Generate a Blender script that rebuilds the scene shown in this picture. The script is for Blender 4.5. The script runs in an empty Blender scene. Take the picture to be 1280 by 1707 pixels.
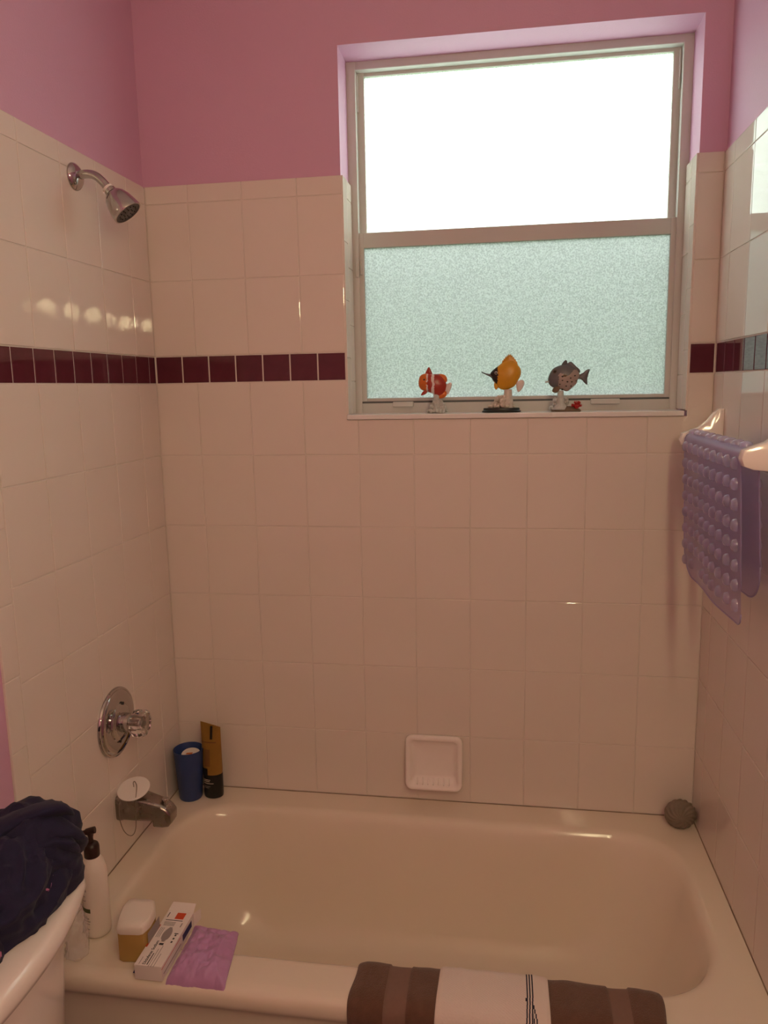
import bpy, math, random
from mathutils import Vector, Matrix, noise
random.seed(7)
IN = 0.0254          # build in inches, z measured from the tub rim, y from the back wall tiles, x from the left wall tiles
ZB = 15.0            # tub rim above the floor
scene = bpy.context.scene
col = scene.collection
PI = math.pi

# ------------------------------------------------------------------ camera
cd = bpy.data.cameras.new('camera'); cam = bpy.data.objects.new('camera', cd); col.objects.link(cam)
cam.location = (38.4798*IN, -81.7629*IN, (47.2441+ZB)*IN)
cam.rotation_euler = (1.4088, 0.0181, 0.1552)
cd.sensor_fit = 'HORIZONTAL'; cd.sensor_width = 36.0; cd.lens = 36.0*1276.79/1280.0
cd.clip_start = 0.02; cd.clip_end = 200
scene.camera = cam

# ------------------------------------------------------------------ sky, exposure
SKY = 9.0
BULB = 74.0
w = bpy.data.worlds.new('overcast_sky'); scene.world = w; w.use_nodes = True
bg = w.node_tree.nodes['Background']
bg.inputs['Color'].default_value = (0.90, 1.0, 1.0, 1); bg.inputs['Strength'].default_value = SKY
vs = scene.view_settings
vs.view_transform = 'Standard'; vs.look = 'None'; vs.exposure = 0.0; vs.gamma = 1.0; vs.use_curve_mapping = False
try:
    scene.cycles.use_denoising = True
    scene.cycles.max_bounces = 14; scene.cycles.diffuse_bounces = 6; scene.cycles.glossy_bounces = 6
    scene.cycles.transmission_bounces = 10; scene.cycles.transparent_max_bounces = 12
    scene.cycles.sample_clamp_indirect = 60.0
except Exception:
    pass

# ------------------------------------------------------------------ materials
MATS = {}
def mat(name, color, rough=0.5, metal=0.0, spec=0.5, trans=0.0, ior=1.45, coat=0.0, sheen=0.0, var=0.0, vscale=8.0,
        bump=0.0, bscale=60.0, alpha=1.0, sss=0.0, emit=None, estr=0.0, rvar=0.0):
    m = bpy.data.materials.new(name); m.use_nodes = True; MATS[name] = m
    nt = m.node_tree; b = nt.nodes['Principled BSDF']
    b.inputs['Base Color'].default_value = (*color, 1)
    b.inputs['Roughness'].default_value = rough; b.inputs['Metallic'].default_value = metal
    b.inputs['Specular IOR Level'].default_value = spec; b.inputs['IOR'].default_value = ior
    b.inputs['Transmission Weight'].default_value = trans; b.inputs['Coat Weight'].default_value = coat
    b.inputs['Coat Roughness'].default_value = 0.05; b.inputs['Alpha'].default_value = alpha
    b.inputs['Sheen Weight'].default_value = sheen
    if sss: b.inputs['Subsurface Weight'].default_value = sss; b.inputs['Subsurface Radius'].default_value = (0.006, 0.004, 0.003); 
    if emit: b.inputs['Emission Color'].default_value = (*emit, 1); b.inputs['Emission Strength'].default_value = estr
    tc = nt.nodes.new('ShaderNodeTexCoord')
    if var or rvar:
        n = nt.nodes.new('ShaderNodeTexNoise'); n.inputs['Scale'].default_value = vscale; n.inputs['Detail'].default_value = 4
        nt.links.new(tc.outputs['Object'], n.inputs['Vector'])
        if var:
            r = nt.nodes.new('ShaderNodeMix'); r.data_type = 'RGBA'
            r.inputs['A'].default_value = (*[c*(1-var) for c in color], 1); r.inputs['B'].default_value = (*[min(1, c*(1+var)) for c in color], 1)
            nt.links.new(n.outputs['Fac'], r.inputs['Factor']); nt.links.new(r.outputs['Result'], b.inputs['Base Color'])
        if rvar:
            mr = nt.nodes.new('ShaderNodeMapRange'); mr.inputs['To Min'].default_value = max(0, rough-rvar); mr.inputs['To Max'].default_value = rough+rvar
            nt.links.new(n.outputs['Fac'], mr.inputs['Value']); nt.links.new(mr.outputs['Result'], b.inputs['Roughness'])
    if bump:
        n2 = nt.nodes.new('ShaderNodeTexNoise'); n2.inputs['Scale'].default_value = bscale; n2.inputs['Detail'].default_value = 3
        nt.links.new(tc.outputs['Object'], n2.inputs['Vector'])
        bp = nt.nodes.new('ShaderNodeBump'); bp.inputs['Strength'].default_value = bump; bp.inputs['Distance'].default_value = 0.002
        nt.links.new(n2.outputs['Fac'], bp.inputs['Height']); nt.links.new(bp.outputs['Normal'], b.inputs['Normal'])
    return m
mat('tile', (0.74, 0.665, 0.60), 0.03, spec=0.5, var=0.03, vscale=5, bump=0.02, bscale=18)
mat('band_tile', (0.105, 0.022, 0.034), 0.05, spec=0.55, var=0.25, vscale=30)
mat('grout', (0.72, 0.66, 0.60), 0.8, var=0.12, vscale=9, bump=0.2, bscale=400)
mat('caulk', (0.30, 0.21, 0.15), 0.7, var=0.8, vscale=14)
mat('paint', (0.64, 0.37, 0.52), 0.55, spec=0.3, var=0.02, vscale=3, bump=0.25, bscale=260)
mat('ceiling_paint', (0.85, 0.80, 0.78), 0.8, bump=0.2, bscale=200)
mat('floor_vinyl', (0.22, 0.19, 0.16), 0.4, var=0.15, vscale=10)
mat('enamel', (0.78, 0.68, 0.56), 0.12, spec=0.5, var=0.02, vscale=3)
mat('ceramic', (0.88, 0.80, 0.76), 0.08, spec=0.5)
mat('porcelain', (0.84, 0.77, 0.71), 0.07, spec=0.5)
mat('chrome', (0.50, 0.485, 0.47), 0.07, metal=1.0)
mat('dull_chrome', (0.31, 0.28, 0.25), 0.28, metal=1.0, rvar=0.08, vscale=40)
mat('steel_face', (0.10, 0.09, 0.085), 0.4, metal=0.5)
mat('dark', (0.012, 0.011, 0.011), 0.4)
mat('crystal', (0.96, 0.95, 0.94), 0.02, trans=1.0, ior=1.49)
mat('alu', (0.58, 0.57, 0.54), 0.4, spec=0.4, var=0.02)
mat('alu_dark', (0.10, 0.11, 0.11), 0.5)
mat('sill_marble', (0.80, 0.78, 0.76), 0.18, var=0.05, vscale=6)
mat('blue_plastic', (0.028, 0.055, 0.18), 0.4, sss=0.0)
mat('white_plastic', (0.80, 0.74, 0.70), 0.35)
mat('cream_plastic', (0.80, 0.72, 0.64), 0.3)
mat('gold_tube', (0.33, 0.18, 0.035), 0.32, metal=0.35, var=0.15, vscale=30)
mat('gold_print', (0.22, 0.11, 0.03), 0.4, metal=0.2)
mat('black_plastic', (0.010, 0.011, 0.009), 0.3)
mat('brown_plastic', (0.030, 0.012, 0.010), 0.35)
mat('print_white', (0.70, 0.62, 0.50), 0.6)
mat('print_dark', (0.05, 0.045, 0.05), 0.6)
mat('print_grey', (0.30, 0.26, 0.25), 0.6)
mat('print_red', (0.62, 0.07, 0.02), 0.5)
mat('print_blue', (0.02, 0.025, 0.12), 0.5)
mat('print_green', (0.07, 0.09, 0.03), 0.6)
mat('amber_plastic', (0.62, 0.40, 0.13), 0.25, trans=0.35, ior=1.3)
mat('card', (0.80, 0.72, 0.68), 0.45)
mat('lilac_wrap', (0.50, 0.26, 0.48), 0.35, sheen=0.1, bump=0.35, bscale=70, var=0.08, vscale=20)
mat('navy_cloth', (0.011, 0.0095, 0.040), 0.85, sheen=0.06, var=0.25, vscale=30, bump=0.3, bscale=500)
mat('pink_print', (0.50, 0.16, 0.30), 0.7)
mat('lilac_print', (0.40, 0.36, 0.42), 0.7)
mat('brown_terry', (0.135, 0.066, 0.042), 0.95, sheen=0.25, var=0.25, vscale=60, bump=1.0, bscale=450)
mat('brown_dobby', (0.205, 0.118, 0.088), 0.8, sheen=0.1, var=0.08, vscale=120, bump=0.3, bscale=700)
mat('white_cloth', (0.72, 0.62, 0.55), 0.9, sheen=0.1, bump=0.25, bscale=600)
mat('stripe_navy', (0.020, 0.022, 0.045), 0.9)
mat('bag_plastic', (0.85, 0.80, 0.78), 0.12, alpha=0.28, spec=0.6)
mat('scrub', (0.21, 0.17, 0.13), 0.6, var=0.3, vscale=40)
mat('fish_orange', (0.62, 0.15, 0.02), 0.3, var=0.25, vscale=60)
mat('fish_red', (0.36, 0.035, 0.02), 0.3, var=0.2, vscale=60)
mat('fish_white', (0.72, 0.64, 0.60), 0.4, var=0.08, vscale=60)
mat('fish_yellow', (0.62, 0.30, 0.015), 0.35, var=0.2, vscale=50)
mat('fish_black', (0.025, 0.02, 0.018), 0.3)
mat('fish_grey', (0.115, 0.115, 0.125), 0.35, var=0.25, vscale=50)
mat('fish_belly', (0.36, 0.28, 0.25), 0.4, var=0.12, vscale=70)
mat('coral', (0.64, 0.57, 0.50), 0.75, var=0.25, vscale=120, bump=0.6, bscale=300)
mat('coral_grey', (0.52, 0.53, 0.50), 0.75, var=0.3, vscale=120, bump=0.6, bscale=300)
mat('coral_brown', (0.17, 0.12, 0.08), 0.8, var=0.3, vscale=90)
mat('coral_red', (0.45, 0.02, 0.02), 0.5)
mat('bulb', (1, 1, 1), 0.3, emit=(1.0, 0.84, 0.47), estr=BULB)
mat('lawn', (0.10, 0.22, 0.05), 0.9, var=0.3, vscale=2)
mat('hedge', (0.16, 0.30, 0.12), 0.9, var=0.5, vscale=3)

def mat_mat(name, dc, mixv, gr, ior):            # translucent purple vinyl
    m = bpy.data.materials.new(name); m.use_nodes = True; MATS[name] = m; nt = m.node_tree; nt.nodes.clear()
    o = nt.nodes.new('ShaderNodeOutputMaterial'); d = nt.nodes.new('ShaderNodeBsdfDiffuse'); d.inputs['Color'].default_value = (*dc, 1)
    t = nt.nodes.new('ShaderNodeBsdfTransparent'); t.inputs['Color'].default_value = (0.88, 0.83, 0.95, 1)
    tl = nt.nodes.new('ShaderNodeBsdfTranslucent'); tl.inputs['Color'].default_value = (*dc, 1)
    g = nt.nodes.new('ShaderNodeBsdfGlossy'); g.inputs['Roughness'].default_value = gr; g.inputs['Color'].default_value = (1, 1, 1, 1)
    lw = nt.nodes.new('ShaderNodeLayerWeight'); lw.inputs['Blend'].default_value = 0.5
    pw_ = nt.nodes.new('ShaderNodeMath'); pw_.operation = 'POWER'; pw_.inputs[1].default_value = 4.0; nt.links.new(lw.outputs['Facing'], pw_.inputs[0])
    fr = nt.nodes.new('ShaderNodeMath'); fr.operation = 'MULTIPLY_ADD'; fr.inputs[1].default_value = ior; fr.inputs[2].default_value = 0.05; nt.links.new(pw_.outputs[0], fr.inputs[0])
    a = nt.nodes.new('ShaderNodeMixShader'); a.inputs[0].default_value = 0.5
    b = nt.nodes.new('ShaderNodeMixShader'); b.inputs[0].default_value = mixv
    c = nt.nodes.new('ShaderNodeMixShader')
    nt.links.new(d.outputs[0], a.inputs[1]); nt.links.new(tl.outputs[0], a.inputs[2])
    nt.links.new(t.outputs[0], b.inputs[1]); nt.links.new(a.outputs[0], b.inputs[2])
    nt.links.new(fr.outputs[0], c.inputs[0]); nt.links.new(b.outputs[0], c.inputs[1]); nt.links.new(g.outputs[0], c.inputs[2])
    nt.links.new(c.outputs[0], o.inputs[0])
mat_mat('vinyl', (0.52, 0.46, 0.68), 0.60, 0.35, 0.12)
mat_mat('vinyl_bubble', (0.66, 0.62, 0.78), 0.42, 0.09, 1.1)
def mat_glass():          # obscure (stippled) window glass
    m = bpy.data.materials.new('obscure_glass'); m.use_nodes = True; MATS['obscure_glass'] = m; nt = m.node_tree; nt.nodes.clear()
    o = nt.nodes.new('ShaderNodeOutputMaterial')
    r = nt.nodes.new('ShaderNodeBsdfRefraction'); r.inputs['Color'].default_value = (0.95, 1.0, 0.97, 1); r.inputs['Roughness'].default_value = 0.38; r.inputs['IOR'].default_value = 1.35
    g = nt.nodes.new('ShaderNodeBsdfGlossy'); g.inputs['Roughness'].default_value = 0.3
    t = nt.nodes.new('ShaderNodeBsdfTranslucent'); t.inputs['Color'].default_value = (0.92, 0.97, 0.95, 1)
    tc = nt.nodes.new('ShaderNodeTexCoord')
    n = nt.nodes.new('ShaderNodeTexVoronoi'); n.inputs['Scale'].default_value = 330
    nt.links.new(tc.outputs['Object'], n.inputs['Vector'])
    bp = nt.nodes.new('ShaderNodeBump'); bp.inputs['Strength'].default_value = 0.9; bp.inputs['Distance'].default_value = 0.0012
    nt.links.new(n.outputs['Distance'], bp.inputs['Height'])
    for s in (r, g): nt.links.new(bp.outputs['Normal'], s.inputs['Normal'])
    n3 = nt.nodes.new('ShaderNodeTexNoise'); n3.inputs['Scale'].default_value = 270; n3.inputs['Detail'].default_value = 2
    nt.links.new(tc.outputs['Object'], n3.inputs['Vector'])
    cr = nt.nodes.new('ShaderNodeMapRange'); cr.inputs['From Min'].default_value = 0.35; cr.inputs['From Max'].default_value = 0.65
    cr.inputs['To Min'].default_value = 0.66; cr.inputs['To Max'].default_value = 1.0
    nt.links.new(n3.outputs['Fac'], cr.inputs['Value'])
    mc = nt.nodes.new('ShaderNodeMix'); mc.data_type = 'RGBA'; mc.inputs['A'].default_value = (0, 0, 0, 1); mc.inputs['B'].default_value = (0.99, 1.0, 0.985, 1)
    nt.links.new(cr.outputs['Result'], mc.inputs['Factor']); nt.links.new(mc.outputs['Result'], r.inputs['Color']); nt.links.new(mc.outputs['Result'], t.inputs['Color'])
    a = nt.nodes.new('ShaderNodeMixShader'); a.inputs[0].default_value = 0.6
    b = nt.nodes.new('ShaderNodeMixShader'); b.inputs[0].default_value = 0.04
    nt.links.new(r.outputs[0], a.inputs[1]); nt.links.new(t.outputs[0], a.inputs[2])
    nt.links.new(a.outputs[0], b.inputs[1]); nt.links.new(g.outputs[0], b.inputs[2])
    nt.links.new(b.outputs[0], o.inputs[0])
mat_glass()
def mat_screen():
    m = bpy.data.materials.new('screen_mesh'); m.use_nodes = True; MATS['screen_mesh'] = m; nt = m.node_tree; nt.nodes.clear()
    o = nt.nodes.new('ShaderNodeOutputMaterial'); d = nt.nodes.new('ShaderNodeBsdfDiffuse'); d.inputs['Color'].default_value = (0.12, 0.13, 0.12, 1)
    t = nt.nodes.new('ShaderNodeBsdfTransparent'); a = nt.nodes.new('ShaderNodeMixShader'); a.inputs[0].default_value = 0.575
    nt.links.new(t.outputs[0], a.inputs[1]); nt.links.new(d.outputs[0], a.inputs[2]); nt.links.new(a.outputs[0], o.inputs[0])
mat_screen()
def mat_waffle():
    m = mat('waffle_cloth', (0.72, 0.62, 0.56), 0.9, sheen=0.15); nt = m.node_tree; b = nt.nodes['Principled BSDF']
    tc = nt.nodes.new('ShaderNodeTexCoord'); mp = nt.nodes.new('ShaderNodeMapping'); mp.inputs['Rotation'].default_value = (0, 0, 0.6)
    nt.links.new(tc.outputs['Object'], mp.inputs['Vector'])
    v = nt.nodes.new('ShaderNodeTexVoronoi'); v.inputs['Scale'].default_value = 230; v.inputs['Randomness'].default_value = 0.25
    nt.links.new(mp.outputs['Vector'], v.inputs['Vector'])
    bp = nt.nodes.new('ShaderNodeBump'); bp.inputs['Strength'].default_value = 0.8; bp.inputs['Distance'].default_value = 0.0015
    nt.links.new(v.outputs['Distance'], bp.inputs['Height']); nt.links.new(bp.outputs['Normal'], b.inputs['Normal'])
mat_waffle()

# ------------------------------------------------------------------ geometry helpers
class G:
    def __init__(s): s.v = []; s.f = []; s.m = []; s.cur = 0
    def add(s, verts, faces, mi=None):
        o = len(s.v); s.v += [Vector(p) for p in verts]
        for f in faces: s.f.append([i+o for i in f]); s.m.append(s.cur if mi is None else mi)
        return s
    def box(s, x0, x1, y0, y1, z0, z1):
        V = [(x, y, z) for z in (z0, z1) for y in (y0, y1) for x in (x0, x1)]
        return s.add(V, [(0, 2, 3, 1), (4, 5, 7, 6), (0, 1, 5, 4), (2, 6, 7, 3), (0, 4, 6, 2), (1, 3, 7, 5)])
    def bbox(s, x0, x1, y0, y1, z0, z1, b=0.05):     # bevelled box
        rings = []
        for z, d in ((z0, b), (z0+b, 0), (z1-b, 0), (z1, b)):
            rings.append([(px, py, z) for px, py in rrect(x0+d, x1-d, y0+d, y1-d, max(b*1.0-d*0.5, 0.01), 2)])
        return s.loft(rings, caps=True)
    def loft(s, rings, closed=True, caps=False, flip=False, mi=None):
        n = len(rings[0]); V = [p for r in rings for p in r]; F = []
        for i in range(len(rings)-1):
            for j in range(n if closed else n-1):
                a, b = i*n+j, i*n+(j+1) % n
                q = (a, b, b+n, a+n); F.append(q[::-1] if flip else q)
        if caps:
            lo = list(range(n))[::-1]; hi = [(len(rings)-1)*n+j for j in range(n)]
            F.append(lo[::-1] if flip else lo); F.append(hi[::-1] if flip else hi)
        return s.add(V, F, mi)
    def lathe(s, prof, o=(0, 0, 0), axis=(0, 0, 1), n=40, wob=None, caps=False):   # prof: (radius, height) list
        ax = Vector(axis).normalized(); t = Vector((0, 0, 1)) if abs(ax.z) < .9 else Vector((1, 0, 0))
        u = ax.cross(t).normalized(); w_ = ax.cross(u); o = Vector(o); rings = []
        for r, h in prof:
            ring = []
            for j in range(n):
                a = 2*PI*j/n; rr = r*(wob(a, h) if wob else 1)
                ring.append(o+ax*h+u*(rr*math.cos(a))+w_*(rr*math.sin(a)))
            rings.append(ring)
        return s.loft(rings, caps=caps)
    def tube(s, pts, r, n=10, caps=True, smooth=0):
        P = [Vector(p) for p in pts]
        for _ in range(smooth):
            Q = [P[0]]
            for a, b in zip(P, P[1:]): Q += [a*.75+b*.25, a*.25+b*.75]
            P = Q+[P[-1]]
        rings = []; up = None
        for i, p in enumerate(P):
            t = (P[min(i+1, len(P)-1)]-P[max(i-1, 0)]).normalized()
            if up is None: up = t.orthogonal().normalized()
            up = (up-t*up.dot(t)).normalized(); b = t.cross(up)
            rr = r[i*len(r)//len(P)] if isinstance(r, (list, tuple)) else r
            rings.append([p+up*(rr*math.cos(2*PI*j/n))+b*(rr*math.sin(2*PI*j/n)) for j in range(n)])
        return s.loft(rings, caps=caps)
    def inflate(s, outline, T, y=0.0, c=None, nr=9, sub=4, matf=None, pw=0.5):   # pillow shape in the xz plane
        P = smooth_loop(outline, sub); n = len(P)
        if c is None: c = (sum(p[0] for p in P)/n, sum(p[1] for p in P)/n)
        for side in (-1, 1):
            V = []; F = []
            for k in range(nr+1):
                q = math.sin(PI/2*k/nr); h = T*max(0.0, 1-q*q)**pw
                for p in P: V.append((c[0]+(p[0]-c[0])*q, y+side*h, c[1]+(p[1]-c[1])*q))
            M_ = []
            for k in range(nr):
                for j in range(n):
                    f = (k*n+j, k*n+(j+1) % n, (k+1)*n+(j+1) % n, (k+1)*n+j)
                    F.append(f if side < 0 else f[::-1])
                    cx = sum(V[i][0] for i in f)/4; cz = sum(V[i][2] for i in f)/4
                    M_.append(matf(cx, cz) if matf else s.cur)
            o = len(s.v); s.v += [Vector(p) for p in V]
            for f, mm in zip(F, M_): s.f.append([i+o for i in f]); s.m.append(mm)
        return s
    def sphere(s, c, r, n=14, m=8, sc=(1, 1, 1)):
        rings = []
        for i in range(m+1):
            t = -PI/2+PI*i/m; rr = max(math.cos(t), .001)
            rings.append([(c[0]+sc[0]*r*rr*math.cos(2*PI*j/n), c[1]+sc[1]*r*rr*math.sin(2*PI*j/n), c[2]+sc[2]*r*math.sin(t)) for j in range(n)])
        return s.loft(rings)
    def grid(s, fn, nu, nv, mi=None, matf=None):
        V = [fn(i/nu, j/nv) for j in range(nv+1) for i in range(nu+1)]; F = []; o = len(s.v); s.v += [Vector(p) for p in V]
        for j in range(nv):
            for i in range(nu):
                a = j*(nu+1)+i; s.f.append([o+a, o+a+1, o+a+nu+2, o+a+nu+1])
                s.m.append(matf((i+.5)/nu, (j+.5)/nv) if matf else (s.cur if mi is None else mi))
        return s
def smooth_loop(P, k):
    out = []; n = len(P)
    for i in range(n):
        p0, p1, p2, p3 = P[i-1], P[i], P[(i+1) % n], P[(i+2) % n]
        for t in range(k):
            u = t/k
            out.append(tuple(.5*(2*b+(c-a)*u+(2*a-5*b+4*c-d)*u*u+(3*b-a-3*c+d)*u**3) for a, b, c, d in zip(p0, p1, p2, p3)))
    return out
def rrect(x0, x1, y0, y1, r, k=8):      # rounded rectangle, counter-clockwise
    out = []; r = min(r, (x1-x0)/2-1e-4, (y1-y0)/2-1e-4)
    for cx, cy, a0 in ((x1-r, y1-r, 0), (x0+r, y1-r, PI/2), (x0+r, y0+r, PI), (x1-r, y0+r, 1.5*PI)):
        for i in range(k+1):
            a = a0+PI/2*i/k; out.append((cx+r*math.cos(a), cy+r*math.sin(a)))
    return out
def mesh_of(name, g, mats, ang=35, off=(0, 0, 0)):
    me = bpy.data.meshes.new(name); o = Vector(off)
    me.from_pydata([tuple((p-o)*IN) for p in g.v], [], g.f)
    for m in (mats if isinstance(mats, (list, tuple)) else [mats]): me.materials.append(MATS[m])
    me.polygons.foreach_set('material_index', g.m); me.polygons.foreach_set('use_smooth', [True]*len(me.polygons))
    me.validate(); me.update()
    if ang < 180: me.set_sharp_from_angle(angle=math.radians(ang))
    return me
ORG = {}
def W(p): return Vector((p[0]*IN, p[1]*IN, (p[2]+ZB)*IN))
def obj(name, g, mats, parent=None, ang=35, local=False):
    """g in room inches unless local; one mesh object"""
    root = parent
    while root is not None and root.parent is not None: root = root.parent
    o_ = (0, 0, 0)
    if parent is not None and not local: o_ = ORG.get(root.name, (0, 0, -ZB))
    if parent is None: o_ = (0, 0, -ZB) if not local else (0, 0, 0)
    o = bpy.data.objects.new(name, mesh_of(name, g, mats, ang, o_)); col.objects.link(o)
    if parent is not None: o.parent = parent
    return o
def solo(name, g, mats, loc, label, cat, group=None, ang=35):      # a thing that is one mesh, origin at its base
    o = bpy.data.objects.new(name, mesh_of(name, g, mats, ang, loc)); col.objects.link(o); o.location = W(loc); ORG[o.name] = loc
    o['label'] = label; o['category'] = cat
    if group: o['group'] = group
    return o
def thing(name, loc, label, cat, group=None, rotz=0.0):
    o = bpy.data.objects.new(name, None); col.objects.link(o); o.location = W(loc); o.rotation_euler.z = rotz
    o.empty_display_size = 0.05; ORG[o.name] = loc; o['label'] = label; o['category'] = cat
    if group: o['group'] = group
    return o
def struct(name, g, mats, ang=35, label=None):
    o = obj(name, g, mats, None, ang); o['kind'] = 'structure'
    if label: o['label'] = label
    return o
def text(name, s, size, mt, parent, loc, rot, align='LEFT', ext=0.004):   # flat printed lettering, loc in room inches
    cu = bpy.data.curves.new(name, 'FONT'); cu.body = s; cu.size = size*IN; cu.align_x = align; cu.extrude = ext*IN; cu.offset = size*IN*.018
    t = bpy.data.objects.new(name, cu); col.objects.link(t)
    dg = bpy.context.evaluated_depsgraph_get(); me = bpy.data.meshes.new_from_object(t.evaluated_get(dg))
    bpy.data.objects.remove(t); me.materials.clear(); me.materials.append(MATS[mt])
    o = bpy.data.objects.new(name, me); col.objects.link(o); o.parent = parent
    r = parent
    while r.parent: r = r.parent
    L = ORG[r.name]; o.location = [(a-b)*IN for a, b in zip(loc, L)]; o.rotation_euler = rot
    return o

# ------------------------------------------------------------------ room shell
RW = 59.02                       # right wall tile face
YF = -132.0                      # wall behind the camera
CE = 93.0                        # ceiling
OX0, OX1, OZ0, OZ1 = 21.5, 56.72, 43.8, 81.25     # window opening
PT = 0.22                        # painted plaster sits this far behind the tile faces
g = G(); g.box(-6, RW+6, YF-6, 6.5, -ZB-2, -ZB); struct('floor', g, 'floor_vinyl')
g = G(); g.box(-6, RW+6, YF-6, 6.5, CE, CE+2); struct('ceiling', g, 'ceiling_paint')
def holed_wall(g, X0, X1, Z0, Z1, y0, y1, hx0, hx1, hz0, hz1):
    xs = [X0, hx0, hx1, X1]; zs = [Z0, hz0, hz1, Z1]
    for y, fl in ((y0, 0), (y1, 1)):
        V = [(x, y, z) for z in zs for x in xs]; F = []
        for j in range(3):
            for i in range(3):
                if i == 1 and j == 1: continue
                q = (j*4+i, j*4+i+1, j*4+i+5, j*4+i+4); F.append(q[::-1] if fl else q)
        g.add(V, F)
    for a, b in (((hx0, hz0), (hx0, hz1)), ((hx0, hz1), (hx1, hz1)), ((hx1, hz1), (hx1, hz0)), ((hx1, hz0), (hx0, hz0))):
        g.add([(a[0], y0, a[1]), (b[0], y0, b[1]), (b[0], y1, b[1]), (a[0], y1, a[1])], [(0, 1, 2, 3)])
    for a, b in (((X0, Z0), (X1, Z0)), ((X1, Z0), (X1, Z1)), ((X1, Z1), (X0, Z1)), ((X0, Z1), (X0, Z0))):
        g.add([(a[0], y0, a[1]), (b[0], y0, b[1]), (b[0], y1, b[1]), (a[0], y1, a[1])], [(0, 1, 2, 3)])
g = G(); holed_wall(g, -PT, RW+PT, -ZB, CE, PT, 7.0, OX0, OX1, OZ0, OZ1); wall_back = struct('wall_back', g, 'paint', 20)
g = G(); g.box(-6, -PT, YF-6, 7.0, -ZB, CE); wall_left = struct('wall_left', g, 'paint')
g = G(); g.box(RW+PT, RW+6, YF-6, 7.0, -ZB, CE); wall_right = struct('wall_right', g, 'paint')
g = G(); g.box(-PT, RW+PT, YF-6, YF, -ZB, CE); struct('wall_front', g, 'paint')

# ------------------------------------------------------------------ tiles
ZTOP = 68.87
TILE = {}
def poly_tile(P, th=0.30, bev=0.05):      # P: ccw outline in (x,z); face towards -y at y=0
    n = len(P)
    def inset(d):
        out = []
        for i in range(n):
            a, b, c = Vector(P[i-1]), Vector(P[i]), Vector(P[(i+1) % n])
            e1 = (b-a).normalized(); e2 = (c-b).normalized()
            n1 = Vector((-e1.y, e1.x)); n2 = Vector((-e2.y, e2.x)); out.append(b+(n1+n2)*(d/(1+n1.dot(n2))))
        return out
    g = G(); rings = []
    for d, y in ((0, th), (0, bev), (bev*.35, bev*.3), (bev*1.2, 0.0)):
        rings.append([(p.x, y, p.y) for p in inset(d)])
    g.loft(rings); k = len(g.v)
    g.f.append(list(range(k-n, k))); g.m.append(0)
    return g
def rect_tile(w_, h_, m, bev=0.05):
    key = (round(w_, 2), round(h_, 2), m)
    if key not in TILE:
        P = [(-w_/2, -h_/2), (w_/2, -h_/2), (w_/2, h_/2), (-w_/2, h_/2)]
        TILE[key] = mesh_of('tile', poly_tile(P, bev=bev), m, 8)
    return TILE[key]
def put_tile(wall, name, me, pos, rz, jit=0.0022):
    o = bpy.data.objects.new(name, me); col.objects.link(o); o.parent = wall; o.location = W(pos)
    o.rotation_euler = (random.gauss(0, jit), 0, rz+random.gauss(0, jit)); return o
GR = 0.035       # half joint
rowz = [0.04, 8, 16, 24, 32, 40, 48, 50.98, 58.98, 66.98, ZTOP]
def back_cell(x0, x1, z0, z1, m, name, gr=GR):
    x0 += gr; x1 -= gr; z0 += gr; z1 -= gr
    hx0, hx1, hz0 = OX0+.1, OX1-.1, OZ0
    if x1 <= hx0 or x0 >= hx1 or z1 <= hz0:
        put_tile(wall_back, name, rect_tile(x1-x0, z1-z0, m), ((x0+x1)/2, 0, (z0+z1)/2), 0); return
    cx, cz = (x0+x1)/2, (z0+z1)/2
    P = None
    if z0 >= hz0:
        if x0 < hx0: x1 = hx0
        elif x1 > hx1: x0 = hx1
        else: return
        put_tile(wall_back, name, rect_tile(x1-x0, z1-z0, m), ((x0+x1)/2, 0, (z0+z1)/2), 0); return
    if x0 < hx0: P = [(x0, z0), (x1, z0), (x1, hz0-.03), (hx0, hz0-.03), (hx0, z1), (x0, z1)]
    elif x1 > hx1: P = [(x0, z0), (x1, z0), (x1, z1), (hx1, z1), (hx1, hz0-.03), (x0, hz0-.03)]
    else:
        put_tile(wall_back, name, rect_tile(x1-x0, hz0-.03-z0, m), (cx, 0, (z0+hz0-.03)/2), 0); return
    put_tile(wall_back, name, mesh_of('tile', poly_tile([(a-cx, b-cz) for a, b in P]), m, 8), (cx, 0, cz), 0)
bx = [0]+[4.81+6*i for i in range(10)]; bx[-1] = RW
for k in range(len(rowz)-1):
    z0, z1 = rowz[k], rowz[k+1]
    if abs(z0-48) < .01:
        for i in range(7): back_cell(.06+i*3.075, .06+(i+1)*3.075, z0, z1, 'band_tile', 'band_tile', 0.075)
        back_cell(OX1-.1, RW, z0, z1, 'band_tile', 'band_tile', 0.075)
    else:
        for a, b in zip(bx, bx[1:]): back_cell(a, b, z0, z1, 'tile', 'tile')
g = G(); g.box(-PT, OX0+.1, .075, PT+.02, -1, ZTOP-.15); g.box(OX1-.1, RW+PT, .075, PT+.02, -1, ZTOP-.15); g.box(OX0+.1, OX1-.1, .075, PT+.02, -1, OZ0-.05); obj('grout_bed', g, 'grout', wall_back)
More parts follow.
